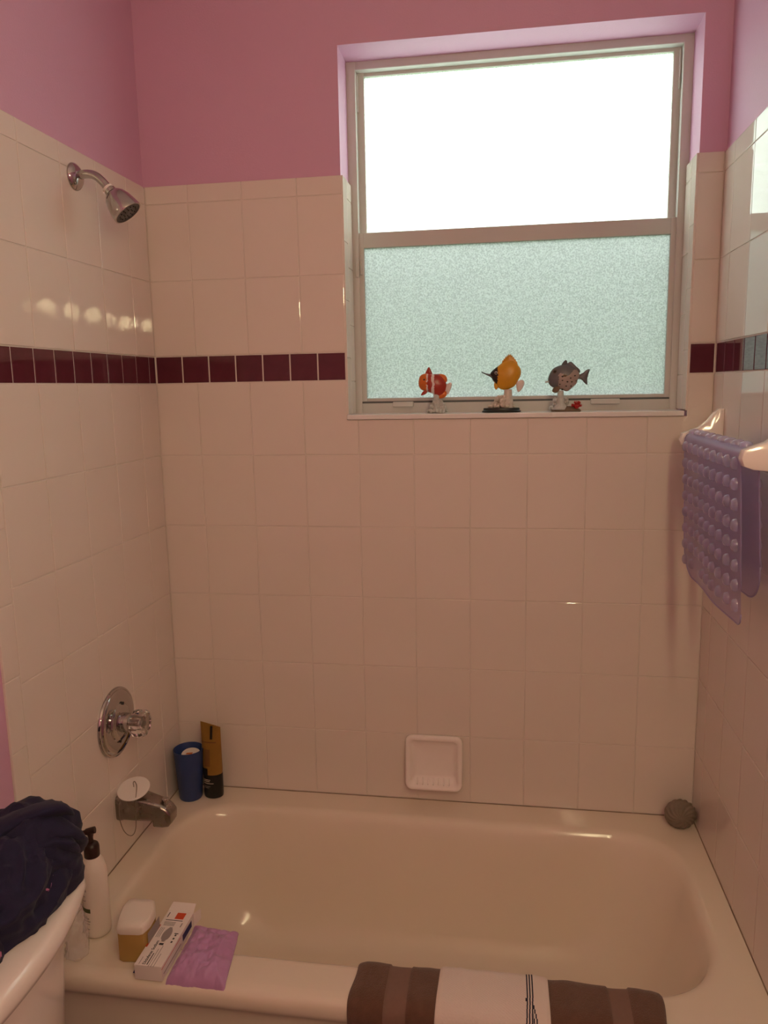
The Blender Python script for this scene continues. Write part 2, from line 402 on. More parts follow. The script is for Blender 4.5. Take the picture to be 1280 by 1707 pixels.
def side_wall(wall, sx, first, bfirst, trim_off):
    X = 0.0 if sx < 0 else RW; rz = PI/2 if sx < 0 else -PI/2
    ds = [0]+[first+6*i for i in range(5)]
    end = ds[-1]
    bs = [0]+[bfirst+3*i for i in range(20) if bfirst+3*i < end-.8]+[end]
    for k in range(len(rowz)-1):
        z0, z1 = rowz[k], rowz[k+1]; band = abs(z0-48) < .01
        cells = bs if band else ds; m = 'band_tile' if band else 'tile'; gr = .075 if band else GR
        for a, b in zip(cells, cells[1:]):
            if b-a < .5: continue
            put_tile(wall, m, rect_tile(b-a-2*gr, z1-z0-2*gr, m), (X, -(a+b)/2, (z0+z1)/2), rz)
    z = trim_off-18
    while z < ZTOP-.5:
        a, b = max(z, -14.9), min(z+6, ZTOP)
        if b-a > .4: put_tile(wall, 'tile', rect_tile(2.0-2*GR, b-a-2*GR, 'tile'), (X, -(end+1.0), (a+b)/2), rz)
        z += 6
    g = G(); x0, x1 = (-PT-.02, -0.075) if sx < 0 else (RW+.075, RW+PT+.02)
    g.box(x0, x1, -(end+1.9), 0.075, -14.9, ZTOP-.15); obj('grout_bed', g, 'grout', wall)
side_wall(wall_left, -1, 4.2, 1.5, 0.84)
side_wall(wall_right, 1, 3.3, 0.45, 0.84)
# tiled sides of the window recess
for sx in (-1, 1):
    X = OX0+.28 if sx < 0 else OX1-.28; rz = PI/2 if sx < 0 else -PI/2
    for y0, y1, zo in ((0.02, 2.0, 0.0), (2.0, 4.45, 3.4)):
        zs = [44.35]+[z for z in (44.35+zo+6*i for i in range(1, 5))]+[66.95, ZTOP]
        if zo: zs = [44.35, 47.9, 53.9, 59.9, 66.95, ZTOP]
        for a, b in zip(zs, zs[1:]):
            if b-a > .6: put_tile(wall_back, 'tile', rect_tile(y1-y0-2*GR, b-a-2*GR, 'tile'), (X, (y0+y1)/2, (a+b)/2), rz)
g = G(); g.box(OX0-.01, OX0+.2, .1, 4.45, 44.34, ZTOP-.1); g.box(OX1-.2, OX1+.01, .1, 4.45, 44.34, ZTOP-.1); obj('grout_bed', g, 'grout', wall_back)
g = G(); g.box(.03, RW-.03, -.05, .04, -.06, .03); g.box(-.04, .06, -29.6, -.03, -.06, .03); g.box(RW-.05, RW+.04, -29.6, -.03, -.06, .03)
struct('trim_1', g, 'caulk', label='dark line of old caulk where the tub meets the tiles')

# ------------------------------------------------------------------ window
win = bpy.data.objects.new('window_1', None); col.objects.link(win); win['kind'] = 'structure'; win.location = W((39, 5, 44)); ORG[win.name] = (39, 5, 44)
F0, F1 = 4.5, 6.4
g = G(); g.bbox(OX0-.1, OX0+.95, F0, F1, 44.2, 81.35); g.bbox(OX1-.95, OX1+.1, F0, F1, 44.2, 81.35); g.bbox(OX0+.9, OX1-.9, F0+.04, F1, 80.45, 81.35)
g.bbox(OX0+.9, OX1-.9, F0+.15, F1, 44.2, 45.45); obj('frame', g, 'alu', win)
def sash(x0, x1, z0, z1, y0, y1, st, top, bot):
    g = G(); g.bbox(x0, x0+st, y0, y1, z0, z1, .04); g.bbox(x1-st, x1, y0, y1, z0, z1, .04)
    g.bbox(x0+st-.02, x1-st+.02, y0+.03, y1, z1-top, z1, .04); g.bbox(x0+st-.02, x1-st+.02, y0+.03, y1, z0, z0+bot, .04); return g
up = obj('upper_sash', sash(OX0+.85, OX1-.85, 63.0, 80.6, 5.55, 6.2, .85, .5, .7), 'alu', win)
g = G(); g.box(OX0+1.6, OX1-1.6, 5.85, 5.97, 63.5, 80.2); obj('pane', g, 'obscure_glass', up)
lo = obj('lower_sash', sash(OX0+.75, OX1-.75, 45.6, 63.95, 4.72, 5.45, .72, 1.62, .38), 'alu', win)
g = G(); g.box(OX0+1.4, OX1-1.4, 5.05, 5.17, 45.8, 62.6); obj('pane', g, 'obscure_glass', lo)
g = G(); g.box(OX0+.9, OX1-.9, 4.66, 4.74, 45.42, 45.62); obj('gasket', g, 'alu_dark', win)
for x0, x1 in ((26.0, 28.3), (47.6, 50.6)):
    g = G(); g.bbox(x0, x1, 4.15, 4.75, 45.0, 45.55, .05); obj('lift_tab', g, 'alu', win)
g = G(); g.bbox(22.05, 22.45, 4.3, 4.55, 59.2, 61.4, .05); g.bbox(22.55, 22.8, 4.45, 4.75, 59.5, 61.2, .05); obj('latch', g, 'alu', win)
for x0 in (22.45, 55.55):
    g = G(); g.bbox(x0, x0+.12, 5.2, 5.6, 76.5, 80.2, .03); obj('balance_clip', g, 'alu', win)
g = G(); g.bbox(OX0+.15, OX1-.42, -.28, 4.6, 43.8, 44.32, .06); obj('window_sill', g, 'sill_marble', win)
g = G(); g.box(OX0+.6, OX1-.6, 6.6, 6.62, 44.6, 63.2); so = obj('insect_screen', g, 'screen_mesh', win); so['kind'] = 'stuff'

# outside
g = G(); g.box(-700, 760, 7.2, 1500, -ZB-10, -ZB-8); struct('ground', g, 'lawn')
g = G()
def hedge_pt(u, v):
    x = -420+900*u; ang = PI*v; h = 105+30*noise.noise((x*.02, 3, 1)); r = 40
    p = Vector((x, 420-r*math.cos(ang), -ZB-8+h*math.sin(ang)**.6))
    return p+Vector((0, 1, 1))*(10*noise.noise(p*.03)+5*noise.noise(p*.09))
g.grid(hedge_pt, 150, 30)
solo('garden_hedge', g, 'hedge', (30, 420, -ZB-8), 'green garden hedge blurred behind the frosted lower pane', 'hedge', ang=180)

# ------------------------------------------------------------------ vanity light (seen mirrored in the tiles)
vl = thing('vanity_light', (RW+PT, -90, 64.9), 'row of warm globe bulbs, seen only as yellow glints in left wall tiles', 'light')
g = G(); g.bbox(RW+PT-2.0, RW+PT, -117, -63, 63.0, 66.8, .2); obj('back_plate', g, 'chrome', vl)
for i in range(6):
    y = -67.5-9*i
    g = G(); g.lathe([(1.1, 0), (1.1, 1.0), (.8, 1.2)], (RW+PT-2.0, y, 64.9), (-1, 0, 0), 20); obj('socket', g, 'chrome', vl)
    g = G(); g.sphere((RW+PT-4.4, y, 64.9), 1.6, 20, 12); obj('bulb', g, 'bulb', vl, 180)

# ------------------------------------------------------------------ bathtub
tub = thing('bathtub', (29.5, -15, -ZB), 'long cream enamel bathtub in the tiled alcove', 'bathtub')
def ring(x0, x1, y0, y1, r, z): return [(p[0], p[1], z) for p in rrect(x0, x1, y0, y1, r, 14)]
R_ = [ring(.06, RW-.06, -29.3, -.06, .05, 0.0), ring(2.3, 56.9, -26.9, -3.2, 6.6, 0.0), ring(2.6, 56.6, -26.6, -3.5, 6.6, -.05), ring(2.85, 56.35, -26.3, -3.8, 6.6, -.2),
      ring(3.05, 56.1, -26.05, -4.05, 6.6, -.5), ring(3.2, 55.9, -25.85, -4.3, 6.6, -1.0), ring(3.45, 55.5, -25.6, -4.7, 6.8, -2.4), ring(4.2, 54.6, -25.0, -5.5, 7, -5.5),
      ring(5.2, 53.0, -24.2, -6.5, 7, -9.0), ring(6.2, 51.4, -23.4, -7.4, 7, -11.2), ring(7.6, 49.4, -22.2, -8.6, 6.6, -12.7), ring(9.6, 46.6, -20.6, -10.2, 5.2, -13.3), ring(12, 43, -18.5, -12.5, 2.9, -13.5)]
g = G(); g.loft(R_[::-1], caps=False, flip=True); n = len(R_[0]); g.f.append(list(range(n))); g.m.append(0)
obj('basin', g, 'enamel', tub, 60)
prof = [(-29.3, 0), (-29.75, -.03), (-30.15, -.16), (-30.4, -.42), (-30.5, -.8), (-30.5, -1.3), (-30.4, -1.7), (-30.1, -1.95), (-29.9, -2.4), (-29.8, -4), (-29.8, -14.98)]
g = G(); g.loft([[(.06, y, z) for y, z in prof], [(RW-.06, y, z) for y, z in prof]], closed=False); obj('apron', g, 'enamel', tub, 60)
ov = G(); ov.lathe([(1.58, 0), (1.58, .12), (1.45, .26), (1.0, .34), (.01, .36)], (2.72, -15.1, -2.05), (1, 0, .12), 36); ovo = obj('overflow_plate', ov, 'dull_chrome', tub)
for dz, dy in ((.8, .1), (-.8, -.1)):
    g = G(); g.lathe([(.17, 0), (.17, .08), (.01, .1)], (3.07-.12*dz, -15.1+dy, -2.05+dz), (1, 0, .12), 12); obj('screw', g, 'dark', ovo)
g = G(); g.lathe([(1.3, 0), (1.25, .15), (.9, .18), (.6, .05), (.01, .05)], (12.5, -15, -13.5), (0, 0, 1), 24); obj('drain', g, 'chrome', tub)

# ------------------------------------------------------------------ shower head
sh = thing('shower_fixture', (0, -14, 66.4), 'chrome shower head on a bent arm high high on the left wall', 'shower')
g = G(); g.lathe([(1.2, 0), (1.2, .1), (1.12, .25), (.85, .48), (.5, .62), (.01, .64)], (0, -14, 66.4), (1, 0, 0), 36); obj('flange', g, 'chrome', sh)
g = G(); g.tube([(.3, -14, 66.5), (1.3, -14, 66.6), (2.1, -14, 66.4), (2.8, -14, 65.75), (3.2, -14, 65.2)], .38, 18, smooth=3); obj('arm', g, 'chrome', sh)
d = Vector((.60, .08, -.79)).normalized(); p0 = Vector((3.1, -14, 65.35))
g = G(); g.lathe([(.40, 0), (.48, .02), (.48, .22), (.40, .26)], p0, d, 24); obj('thread_collar', g, 'white_plastic', sh)
g = G(); g.lathe([(.46, .24), (.52, .30), (.54, .6), (.46, .66)], p0, d, 24); obj('swivel_nut', g, 'chrome', sh)
g = G(); g.lathe([(.45, .62), (.72, .70), (1.0, 1.05), (1.2, 1.6), (1.32, 2.3), (1.38, 2.75), (1.36, 2.85), (1.25, 2.86)], p0, d, 40); obj('bell', g, 'chrome', sh)
g = G(); g.lathe([(1.27, 2.84), (1.2, 2.80), (.7, 2.82), (.01, 2.86)], p0, d, 36); fc = obj('spray_face', g, 'steel_face', sh)
u = d.orthogonal().normalized(); v = d.cross(u)
for k, rr in ((8, .45), (14, .85)):
    for i in range(k):
        a = 2*PI*i/k; g = G(); g.lathe([(.06, 0), (.05, .07), (.01, .08)], p0+d*2.82+u*(rr*math.cos(a))+v*(rr*math.sin(a)), d, 6); obj('nozzle', g, 'dark', fc)

# ------------------------------------------------------------------ valve
va = thing('shower_valve', (0, -14.3, 14.5), 'round chrome valve plate with a clear crystal knob on left wall', 'faucet')
g = G(); g.lathe([(3.5, 0), (3.5, .1), (3.42, .25), (3.3, .3), (3.22, .28), (3.1, .42), (2.9, .5), (2.3, .56), (1.9, .55), (1.7, .75), (1.2, .85), (.01, .85)], (0, -14.3, 14.5), (1, 0, 0), 64); obj('escutcheon', g, 'chrome', va)
g = G(); g.lathe([(1.0, .6), (.98, .8), (.95, 1.6), (.95, 1.7), (.8, 1.72)], (0, -14.3, 14.5), (1, 0, 0), 32); obj('sleeve', g, 'chrome', va)
g = G(); fl = lambda a, h: 1+.045*math.cos(8*a)
g.lathe([(.02, 1.66), (.75, 1.66), (1.0, 1.8), (1.28, 2.1), (1.38, 2.5), (1.36, 2.9), (1.2, 3.25), (.85, 3.42), (.02, 3.45)], (0, -14.3, 14.5), (1, 0, 0), 48, wob=fl); kn = obj('knob', g, 'crystal', va, 20)
g = G(); g.lathe([(.01, 1.7), (.34, 1.72), (.34, 2.6), (.25, 2.7), (.01, 2.7)], (0, -14.3, 14.5), (1, 0, 0), 16); obj('stem', g, 'dull_chrome', kn)
for dy, dz in ((.5, 1.75), (-.5, -1.75)):
    g = G(); g.lathe([(.2, 0), (.2, .1), (.01, .14)], (.62, -14.3+dy, 14.5+dz), (1, 0, 0), 12); obj('screw', g, 'dark', va)

# ------------------------------------------------------------------ spout
sp = thing('tub_spout', (0, -14.3, 4.0), 'dull metal tub spout below the crystal knob', 'spout')
def srect(x, yw, z0, z1, r): return [(x, -14.3+a, b) for a, b in rrect(-yw, yw, z0, z1, r, 5)]
g = G(); secs = [(0.0, 1.3, 4.35, 7.0, .5), (.25, 1.32, 4.3, 7.05, .5), (.7, 1.25, 4.4, 7.0, .5), (2.2, 1.15, 4.35, 6.85, .45), (3.7, 1.0, 4.35, 6.45, .4), (3.75, 1.0, 3.75, 6.43, .4), (4.6, .95, 3.7, 6.15, .4), (5.2, .9, 3.8, 5.8, .4), (5.55, .8, 4.2, 5.4, .4), (5.62, .6, 4.5, 5.1, .25)]
g.loft([srect(*q) for q in secs], caps=True, flip=True); sb = obj('body', g, 'dull_chrome', sp)
g = G(); g.lathe([(.16, 0), (.16, .3), (.34, .36), (.34, .56), (.28, .62), (.01, .62)], (4.75, -14.3, 5.95), (0, 0, 1), 16); obj('diverter_knob', g, 'chrome', sp)
g = G(); g.bbox(2.3, 4.6, -15.32, -15.12, 5.95, 6.12, .04); obj('side_rib', g, 'dull_chrome', sb)
st = thing('tub_stopper', (1.5, -14.3, 7.05), 'round white tub stopper with a bead chain lying on the spout', 'stopper')
ax = Vector((.02, -.30, .95)).normalized(); c0 = Vector((1.5, -14.45, 7.40))
g = G(); g.lathe([(.01, -.1), (1.3, -.1), (1.58, 0), (1.62, .08), (1.55, .14), (.5, .2), (.01, .22)], c0, ax, 40); obj('disc', g, 'white_plastic', st)
top = c0+ax*.2
g = G(); g.tube([top+Vector((0, .1, 0)), top+Vector((-.05, .1, .5)), top+Vector((.18, 0, .75)), top+Vector((.42, -.1, .45)), top+Vector((.45, -.15, .15))], .045, 8, smooth=2); obj('hook', g, 'scrub', st)
P = [top+Vector((.45, -.15, .15)), top+Vector((.7, -.8, -.15)), Vector((2.35, -16.0, 6.7)), Vector((2.4, -16.05, 5.0)), Vector((2.2, -16.0, 3.7)), Vector((1.7, -16.0, 3.1)), Vector((1.0, -16.0, 3.5)), Vector((.65, -16.05, 4.6)), Vector((.6, -16.1, 6.4)), Vector((.75, -15.9, 7.0))]
path = G(); 
def sample(P, k):
    P = [Vector(p) for p in P]
    for _ in range(3):
        Q = [P[0]]
        for a, b in zip(P, P[1:]): Q += [a*.75+b*.25, a*.25+b*.75]
        P = Q+[P[-1]]
    L = [0]
    for a, b in zip(P, P[1:]): L.append(L[-1]+(b-a).length)
    out = []; j = 0
    for i in range(k):
        s_ = L[-1]*i/(k-1)
        while j < len(L)-2 and L[j+1] < s_: j += 1
        out.append(P[j].lerp(P[j+1], (s_-L[j])/max(1e-6, L[j+1]-L[j])))
    return out
g = G(); g.tube(P, .025, 6, smooth=3)
for q in sample(P, 95): g.sphere(q, .055, 6, 4)
cho = obj('bead_chain', g, 'scrub', st, 180); cho['kind'] = 'stuff'

# ------------------------------------------------------------------ soap dish on the back wall
sd = thing('soap_dish', (30.75, 0, 2.0), 'white ceramic soap dish set in the back wall tiles', 'soap dish')
def sring(d, f): return [(x, f((z-2.0)/6.1), z) for x, z in rrect(27.5+d, 34.0-d, 1.95+d, 8.1-d, .75-min(d*.4, .3), 8)]
g = G()
lip = lambda t: -(.75+.95*max(0, 1-t*1.5)**1.3)
g.loft([sring(0.15, lambda t: .02), sring(0, lambda t: -.25), sring(0, lambda t: lip(t)*.75), sring(.12, lambda t: lip(t)*.95), sring(.3, lambda t: lip(t)), sring(.5, lambda t: lip(t)*.93), sring(.62, lambda t: lip(t)*.7), sring(.8, lambda t: -.35), sring(1.3, lambda t: -.18), sring(2.3, lambda t: -.12)], flip=False)
n = 36; k = len(g.v); g.f.append(list(range(k-n, k))); g.m.append(0)
obj('dish', g, 'ceramic', sd, 60)
for i in range(7):
    x = 28.9+.6*i; g = G(); g.tube([(x, -.3, 2.95), (x, -.75, 2.62), (x, -1.25, 2.58)], .075, 8, smooth=1); obj('ridge', g, 'ceramic', sd)

# ------------------------------------------------------------------ towel bar + mat on the right wall
tb = thing('towel_bar', (RW, -13, 42), 'cream ceramic towel bar with curved brackets on the right wall', 'towel bar')
def bracket(yc):
    out = [(RW, 40.6), (57.4, 40.75), (56.0, 40.9), (55.35, 41.15), (55.15, 41.7), (55.3, 42.3), (55.9, 42.55), (56.8, 42.85), (57.6, 43.5), (58.15, 44.25), (58.6, 44.6), (RW, 44.65)]
    sm = []
    for i in range(len(out)):
        sm.append(out[i])
    g = G(); n = len(sm); c = (57.4, 41.9)
    rings = []
    for dy, s_ in ((-.52, .93), (-.48, .985), (-.38, 1.0), (.38, 1.0), (.48, .985), (.52, .93)):
        rings.append([(min(RW, c[0]+(x-c[0])*s_), yc+dy, c[1]+(z-c[1])*s_) for x, z in sm])
    g.loft(rings, caps=True); return g
obj('bracket', bracket(-4.0), 'ceramic', tb, 50); obj('bracket', bracket(-23.5), 'ceramic', tb, 50)
g = G(); g.tube([(56.05, -4.2, 41.75), (56.05, -23.3, 41.75)], .42, 16); obj('bar', g, 'ceramic', tb)
mt = thing('bath_mat', (56.1, -13, 42.4), 'translucent lilac bubble bath mat hung over the towel bar', 'bath mat')
YA, YB = -5.0, -22.75
LF, LB = 12.9, 11.2        # hang in front, hang behind
rb = .62
def mat_pt(y, s):          # s arc length, 0 on top of the bar, + towards the room
    a = s/rb
    wv = .10*math.sin(y*.5+.3)
    if abs(a) < PI/2: return Vector((56.05-rb*math.sin(a), y, 41.75+rb*math.cos(a)))
    h = abs(s)-rb*PI/2
    if s > 0: return Vector((56.05-rb+.045*h+wv*h/10, y, 41.75-h))
    return Vector((56.05+rb+.06*h+wv*h/12, y, 41.75-h))
Lf, Lb = LF+rb*PI/2, LB+rb*PI/2
def mat_edge(y, L):        # rounded corners at both ends
    r = 1.0 if (L > 13.0 and y-YB < YA-y) else 3.0; e = min(y-YB, YA-y)
    return L-(r-math.sqrt(max(0, r*r-(r-e)**2)) if e < r else 0)
def mat_fn(th):
    def fn(u, v):
        y = YA+(YB-YA)*(.5-.5*math.cos(PI*u)) if False else YA+(YB-YA)*u
        s = -mat_edge(y, Lb)+(mat_edge(y, Lf)+mat_edge(y, Lb))*v
        p = mat_pt(y, s); q = mat_pt(y, s+.01); nrm = Vector((-(q.z-p.z), 0, (q.x-p.x)))
        nrm = nrm.normalized()*(-1 if False else 1)
        return p+nrm*th
    return fn
g = G(); g.grid(mat_fn(0), 60, 110)
ms = obj('sheet', g, 'vinyl', mt, 180)
g = G(); nb = 0
ed = [mat_pt(YA+(YB-YA)*i/80, mat_edge(YA+(YB-YA)*i/80, Lf)) for i in range(81)]
ed2 = [mat_pt(YA+(YB-YA)*i/80, -mat_edge(YA+(YB-YA)*i/80, Lb)) for i in range(81)]
sd_ = [mat_pt(YB, -Lb+3+(Lf+Lb-6)*i/60) for i in range(61)]; sd2 = [mat_pt(YA, -Lb+3+(Lf+Lb-6)*i/60) for i in range(61)]
for e in (ed, ed2, sd_, sd2): g.tube(e, .07, 6)
obj('rim', g, 'vinyl', ms, 180)
bub = G(); bub.lathe([(1.0, 0), (.97, .35), (.85, .65), (.6, .87), (.3, .97), (.02, 1.0)], n=12); bme = mesh_of('bubble', bub, 'vinyl_bubble', 180)
rows = [-9.3+1.55*i for i in range(16)]
org = Vector(ORG[mt.name])
for s in rows:
    for j in range(9):
        y = YA-.95-(YB*-1-YA*-1-1.9)*j/8
        if s > mat_edge(y, Lf)-.6 or -s > mat_edge(y, Lb)-.6: continue
        p = mat_pt(y, s); q = mat_pt(y, s+.02); t = (q-p).normalized()
        nrm = Vector((-t.z, 0, t.x))
        if nrm.dot(Vector((p.x-56.05, 0, p.z-41.75 if abs(s) < rb*PI/2 else 0))) < 0: nrm = -nrm
        o = bpy.data.objects.new('bubble', bme); col.objects.link(o); o.parent = mt
        M_ = Matrix((Vector((0, 1, 0))*.42, t*.52, nrm*.42)).transposed().to_4x4()
        M_.translation = (p+nrm*.05-org)*IN; o.matrix_local = M_

# ------------------------------------------------------------------ scrubber
g = G()
def scr(a, b):
    th = 2*PI*a; ph = -PI/2+PI*b
    r = 1.6*(1+.035*math.sin(15*th+9*ph)*math.cos(ph)**.5 if abs(ph) < 1.57 else 1)
    return Vector((57.28+r*math.cos(ph)*math.cos(th), -2.2+r*.62*math.sin(ph)-.1, 1.62+r*math.cos(ph)*math.sin(th)))
g.grid(scr, 200, 50)
sc_ = solo('bath_scrubber', g, 'scrub', (57.28, -2.3, 0.02), 'round ribbed grey-brown bath scrubber in right rear tub corner', 'scrubber', ang=180)

# ------------------------------------------------------------------ cup and tube in the left rear corner
cu = thing('plastic_cup', (2.35, -2.75, 0), 'tapered blue plastic cup in the left rear tub corner', 'cup')
g = G(); g.lathe([(.01, .02), (1.25, .02), (1.33, .15), (1.70, 5.9), (1.72, 6.05), (1.66, 6.08), (1.60, 5.95), (1.25, .4), (.01, .35)], (2.25, -2.7, 0), (0, 0, 1), 44); obj('shell', g, 'blue_plastic', cu, 50)
g = G(); tl = Vector((.05, -.18, 1)).normalized()
g.lathe([(1.0, -4.5), (1.05, -.15), (1.08, 0), (1.02, .06), (.9, .02), (.01, .02)], (2.45, -2.55, 5.35), tl, 36)
rc = solo('white_jar', g, 'white_plastic', (2.45, -2.55, .9), 'small round white jar standing inside the blue cup', 'jar', ang=40)
g = G(); g.bbox(-.5, .2, -.25, .25, 0, .02, .005); 
for v_ in g.v: v_ += Vector((2.45, -2.6, 5.38))
lb = obj('lid_print', g, 'fish_orange', rc)
tt = thing('shampoo_tube', (4.85, -2.05, 0), 'gold squeeze tube standing on its black cap beside the cup', 'tube')
def tring(z, hw, hd, slope=0): return [(4.85+hw*math.cos(a), -2.05+hd*math.sin(a), z-slope*math.cos(a)) for a in [2*PI*j/40 for j in range(40)]]
g = G(); g.loft([tring(.02, 1.0, .8), tring(.08, 1.1, .9), tring(.4, 1.14, .95), tring(2.9, 1.16, .93), tring(2.95, 1.13, .9)], caps=True, flip=False); obj('cap', g, 'black_plastic', tt)
g = G(); g.loft([tring(2.9, 1.14, .9), tring(3.3, 1.17, .9), tring(5, 1.18, .72), tring(7, 1.19, .42), tring(8.4, 1.2, .12, .22), tring(8.9, 1.2, .05, .3)], caps=True); tbo = obj('body', g, 'gold_tube', tt, 60)
def on_tube(z, a, hd): return Vector((4.85+1.17*math.cos(a), -2.05+hd*math.sin(a), z))
def wrap_patch(z0, z1, a0, a1, hd0, hd1, n=8):
    g = G(); g.grid(lambda u, v: Vector((4.85+1.2*math.cos(a0+(a1-a0)*u), -2.05+(hd0+(hd1-hd0)*v+.015)*math.sin(a0+(a1-a0)*u), z0+(z1-z0)*v)), n, 4); return g
obj('tongue', wrap_patch(2.8, 3.75, PI*1.18, PI*1.42, .95, .88), 'black_plastic', tt)
obj('black_stripe', wrap_patch(7.2, 8.72, PI*1.50, PI*1.58, .42, .09), 'black_plastic', tt)
obj('printed_arch', wrap_patch(6.75, 6.9, PI*1.1, PI*1.7, .47, .45), 'gold_print', tt)
obj('printed_crest', wrap_patch(4.0, 6.0, PI*1.32, PI*1.5, .85, .6), 'gold_print', tt)
for z, a0, a1 in ((2.35, 1.1, 1.5), (2.17, 1.15, 1.48), (1.92, 1.15, 1.6)):
    obj('print_line', wrap_patch(z, z+.07, PI*a0, PI*a1, .96, .96), 'print_white', tt)
for z, a0, a1 in ((1.55, 1.22, 1.5), (1.38, 1.25, 1.45)):
    obj('print_line', wrap_patch(z, z+.05, PI*a0, PI*a1, .97, .97), 'print_grey', tt)

# ------------------------------------------------------------------ things on the front left of the rim
lt = thing('lotion_bottle', (3.15, -25.4, 0), 'cream pump bottle with a dark brown pump beside the toilet tank', 'bottle')
L0 = (3.15, -25.4, 0)
g = G(); g.lathe([(.01, .03), (.95, .03), (1.1, .15), (1.12, .5), (1.12, 5.4), (1.08, 6.1), (.92, 6.8), (.68, 7.2), (.66, 7.35), (.01, 7.35)], L0, (0, 0, 1), 40); lb_ = obj('body', g, 'cream_plastic', lt, 50)
g = G(); g.lathe([(.64, 7.3), (.66, 7.4), (.66, 8.2), (.58, 8.45), (.4, 8.6), (.22, 8.65), (.2, 9.2), (.01, 9.2)], L0, (0, 0, 1), 28); pu = obj('pump_collar', g, 'brown_plastic', lt)
g = G(); g.tube([(3.55, -25.3, 9.75), (3.1, -25.4, 9.65), (2.5, -25.6, 9.5), (1.9, -25.8, 9.25)], [.3, .3, .22, .16], 12, smooth=2); g.lathe([(.22, 9.1), (.3, 9.5), (.3, 9.75), (.01, 9.85)], L0, (0, 0, 1), 16); obj('pump_spout', g, 'brown_plastic', lt)
def bottle_patch(z0, z1, a0, a1, r=1.13):
    g = G(); g.grid(lambda u, v: Vector((L0[0]+r*math.cos(a0+(a1-a0)*u), L0[1]+r*math.sin(a0+(a1-a0)*u), z0+(z1-z0)*v)), 8, 2); return g
obj('label_stripe', bottle_patch(2.55, 2.95, PI*1.1, PI*1.52), 'print_green', lb_)
for z0, z1, a0, a1 in ((4.55, 4.62, 1.22, 1.32), (4.55, 4.75, 1.31, 1.325), (4.72, 4.78, 1.22, 1.32), (4.05, 4.11, 1.2, 1.29), (4.05, 4.25, 1.2, 1.215), (3.6, 3.66, 1.18, 1.28), (3.6, 3.8, 1.27, 1.285), (1.95, 2.05, 1.15, 1.35), (1.7, 1.78, 1.15, 1.38), (1.45, 1.52, 1.2, 1.36), (.95, 1.02, 1.25, 1.35)):
    obj('label_print', bottle_patch(z0, z1, PI*(a0+.12), PI*(a1+.12), 1.13), 'print_grey', lb_)

de = thing('deodorant_stick', (7.7, -26.9, 0), 'amber deodorant stick with a white domed cap on the front rim', 'deodorant')
plan = [(6.85, -28.75), (8.95, -28.55), (9.25, -27.6), (9.15, -26.3), (8.5, -25.0), (6.2, -25.1), (6.1, -26.2), (6.4, -27.6)]
def dring(z, s_): 
    P_ = smooth_loop([(7.7+(x-7.7)*s_, -26.9+(y+26.9)*s_) for x, y in plan], 1)
    out = []
    for i in range(len(P_)):
        a, b, c = P_[i-1], P_[i], P_[(i+1) % len(P_)]
        for t in (.12, ): out += [((b[0]+(a[0]-b[0])*t), (b[1]+(a[1]-b[1])*t)), (b[0]+(c[0]-b[0])*t, b[1]+(c[1]-b[1])*t)]
    return [(x, y, z) for x, y in out]
g = G(); g.loft([dring(.02, .93), dring(.12, .97), dring(2.6, .97), dring(2.7, .9)], caps=True); db = obj('body', g, 'amber_plastic', de, 30)
g = G(); g.loft([dring(2.62, .99), dring(2.65, 1.0), dring(3.15, 1.0), dring(3.3, .97), dring(3.42, .9), dring(3.46, .6)], caps=True); obj('cap', g, 'cream_plastic', de, 40)
g = G(); g.grid(lambda u, v: Vector((9.20+.02*math.sin(PI*u), -28.0+2.2*u, .5+1.9*v)), 6, 2); obj('label', g, 'print_grey', db)
bxo = thing('carton', (10.25, -27.1, .02), 'white medicine carton with red square lying across the tub rim', 'box')
BX0, BX1, BY0, BY1, BZ = 9.06, 11.42, -30.3, -23.8, 1.4
g = G(); g.bbox(BX0, BX1, BY0, BY1, .05, BZ, .03); bb = obj('body', g, 'card', bxo)
g = G(); g.add([(BX0, BY1, BZ), (BX1, BY1, BZ), (BX1-.1, BY1+.9, BZ+.25), (BX0+.1, BY1+.9, BZ+.25), (BX0, BY1, BZ-.03), (BX1, BY1, BZ-.03), (BX1-.1, BY1+.9, BZ+.22), (BX0+.1, BY1+.9, BZ+.22)], [(0, 1, 2, 3), (7, 6, 5, 4), (0, 4, 5, 1), (2, 6, 7, 3), (0, 3, 7, 4), (1, 5, 6, 2)])
g.add([(BX1, BY1, .1), (BX1, BY1, BZ-.05), (BX1+.35, BY1+.8, BZ-.15), (BX1+.35, BY1+.8, .3), (BX1-.02, BY1+.02, .1), (BX1-.02, BY1+.02, BZ-.05), (BX1+.33, BY1+.82, BZ-.15), (BX1+.33, BY1+.82, .3)], [(0, 1, 2, 3), (7, 6, 5, 4), (0, 4, 5, 1), (2, 6, 7, 3), (0, 3, 7, 4), (1, 5, 6, 2)])
fl_ = obj('open_flap', g, 'card', bxo)
def top_patch(x0, x1, y0, y1, m, name='printed_mark', zz=BZ):
    g = G(); g.box(x0, x1, y0, y1, zz, zz+.006); return obj(name, g, m, bb)
top_patch(10.05, 10.85, -24.75, -23.95, 'print_red', 'red_square')
top_patch(9.35, 10.9, -24.98, -24.9, 'print_dark')
top_patch(9.3, 9.38, -24.6, -24.0, 'print_dark')
for i in range(5): top_patch(9.35+.02*i, 10.4, -25.2-.11*i, -25.15-.11*i, 'print_grey')
top_patch(BX0, BX0+.16, -28.3, -25.6, 'print_red', 'red_stripe')
for x in (9.38, 9.52, 9.66): top_patch(x, x+.05, -27.1, -25.9, 'print_grey')
top_patch(10.95, 11.05, -25.7, -25.2, 'print_grey')
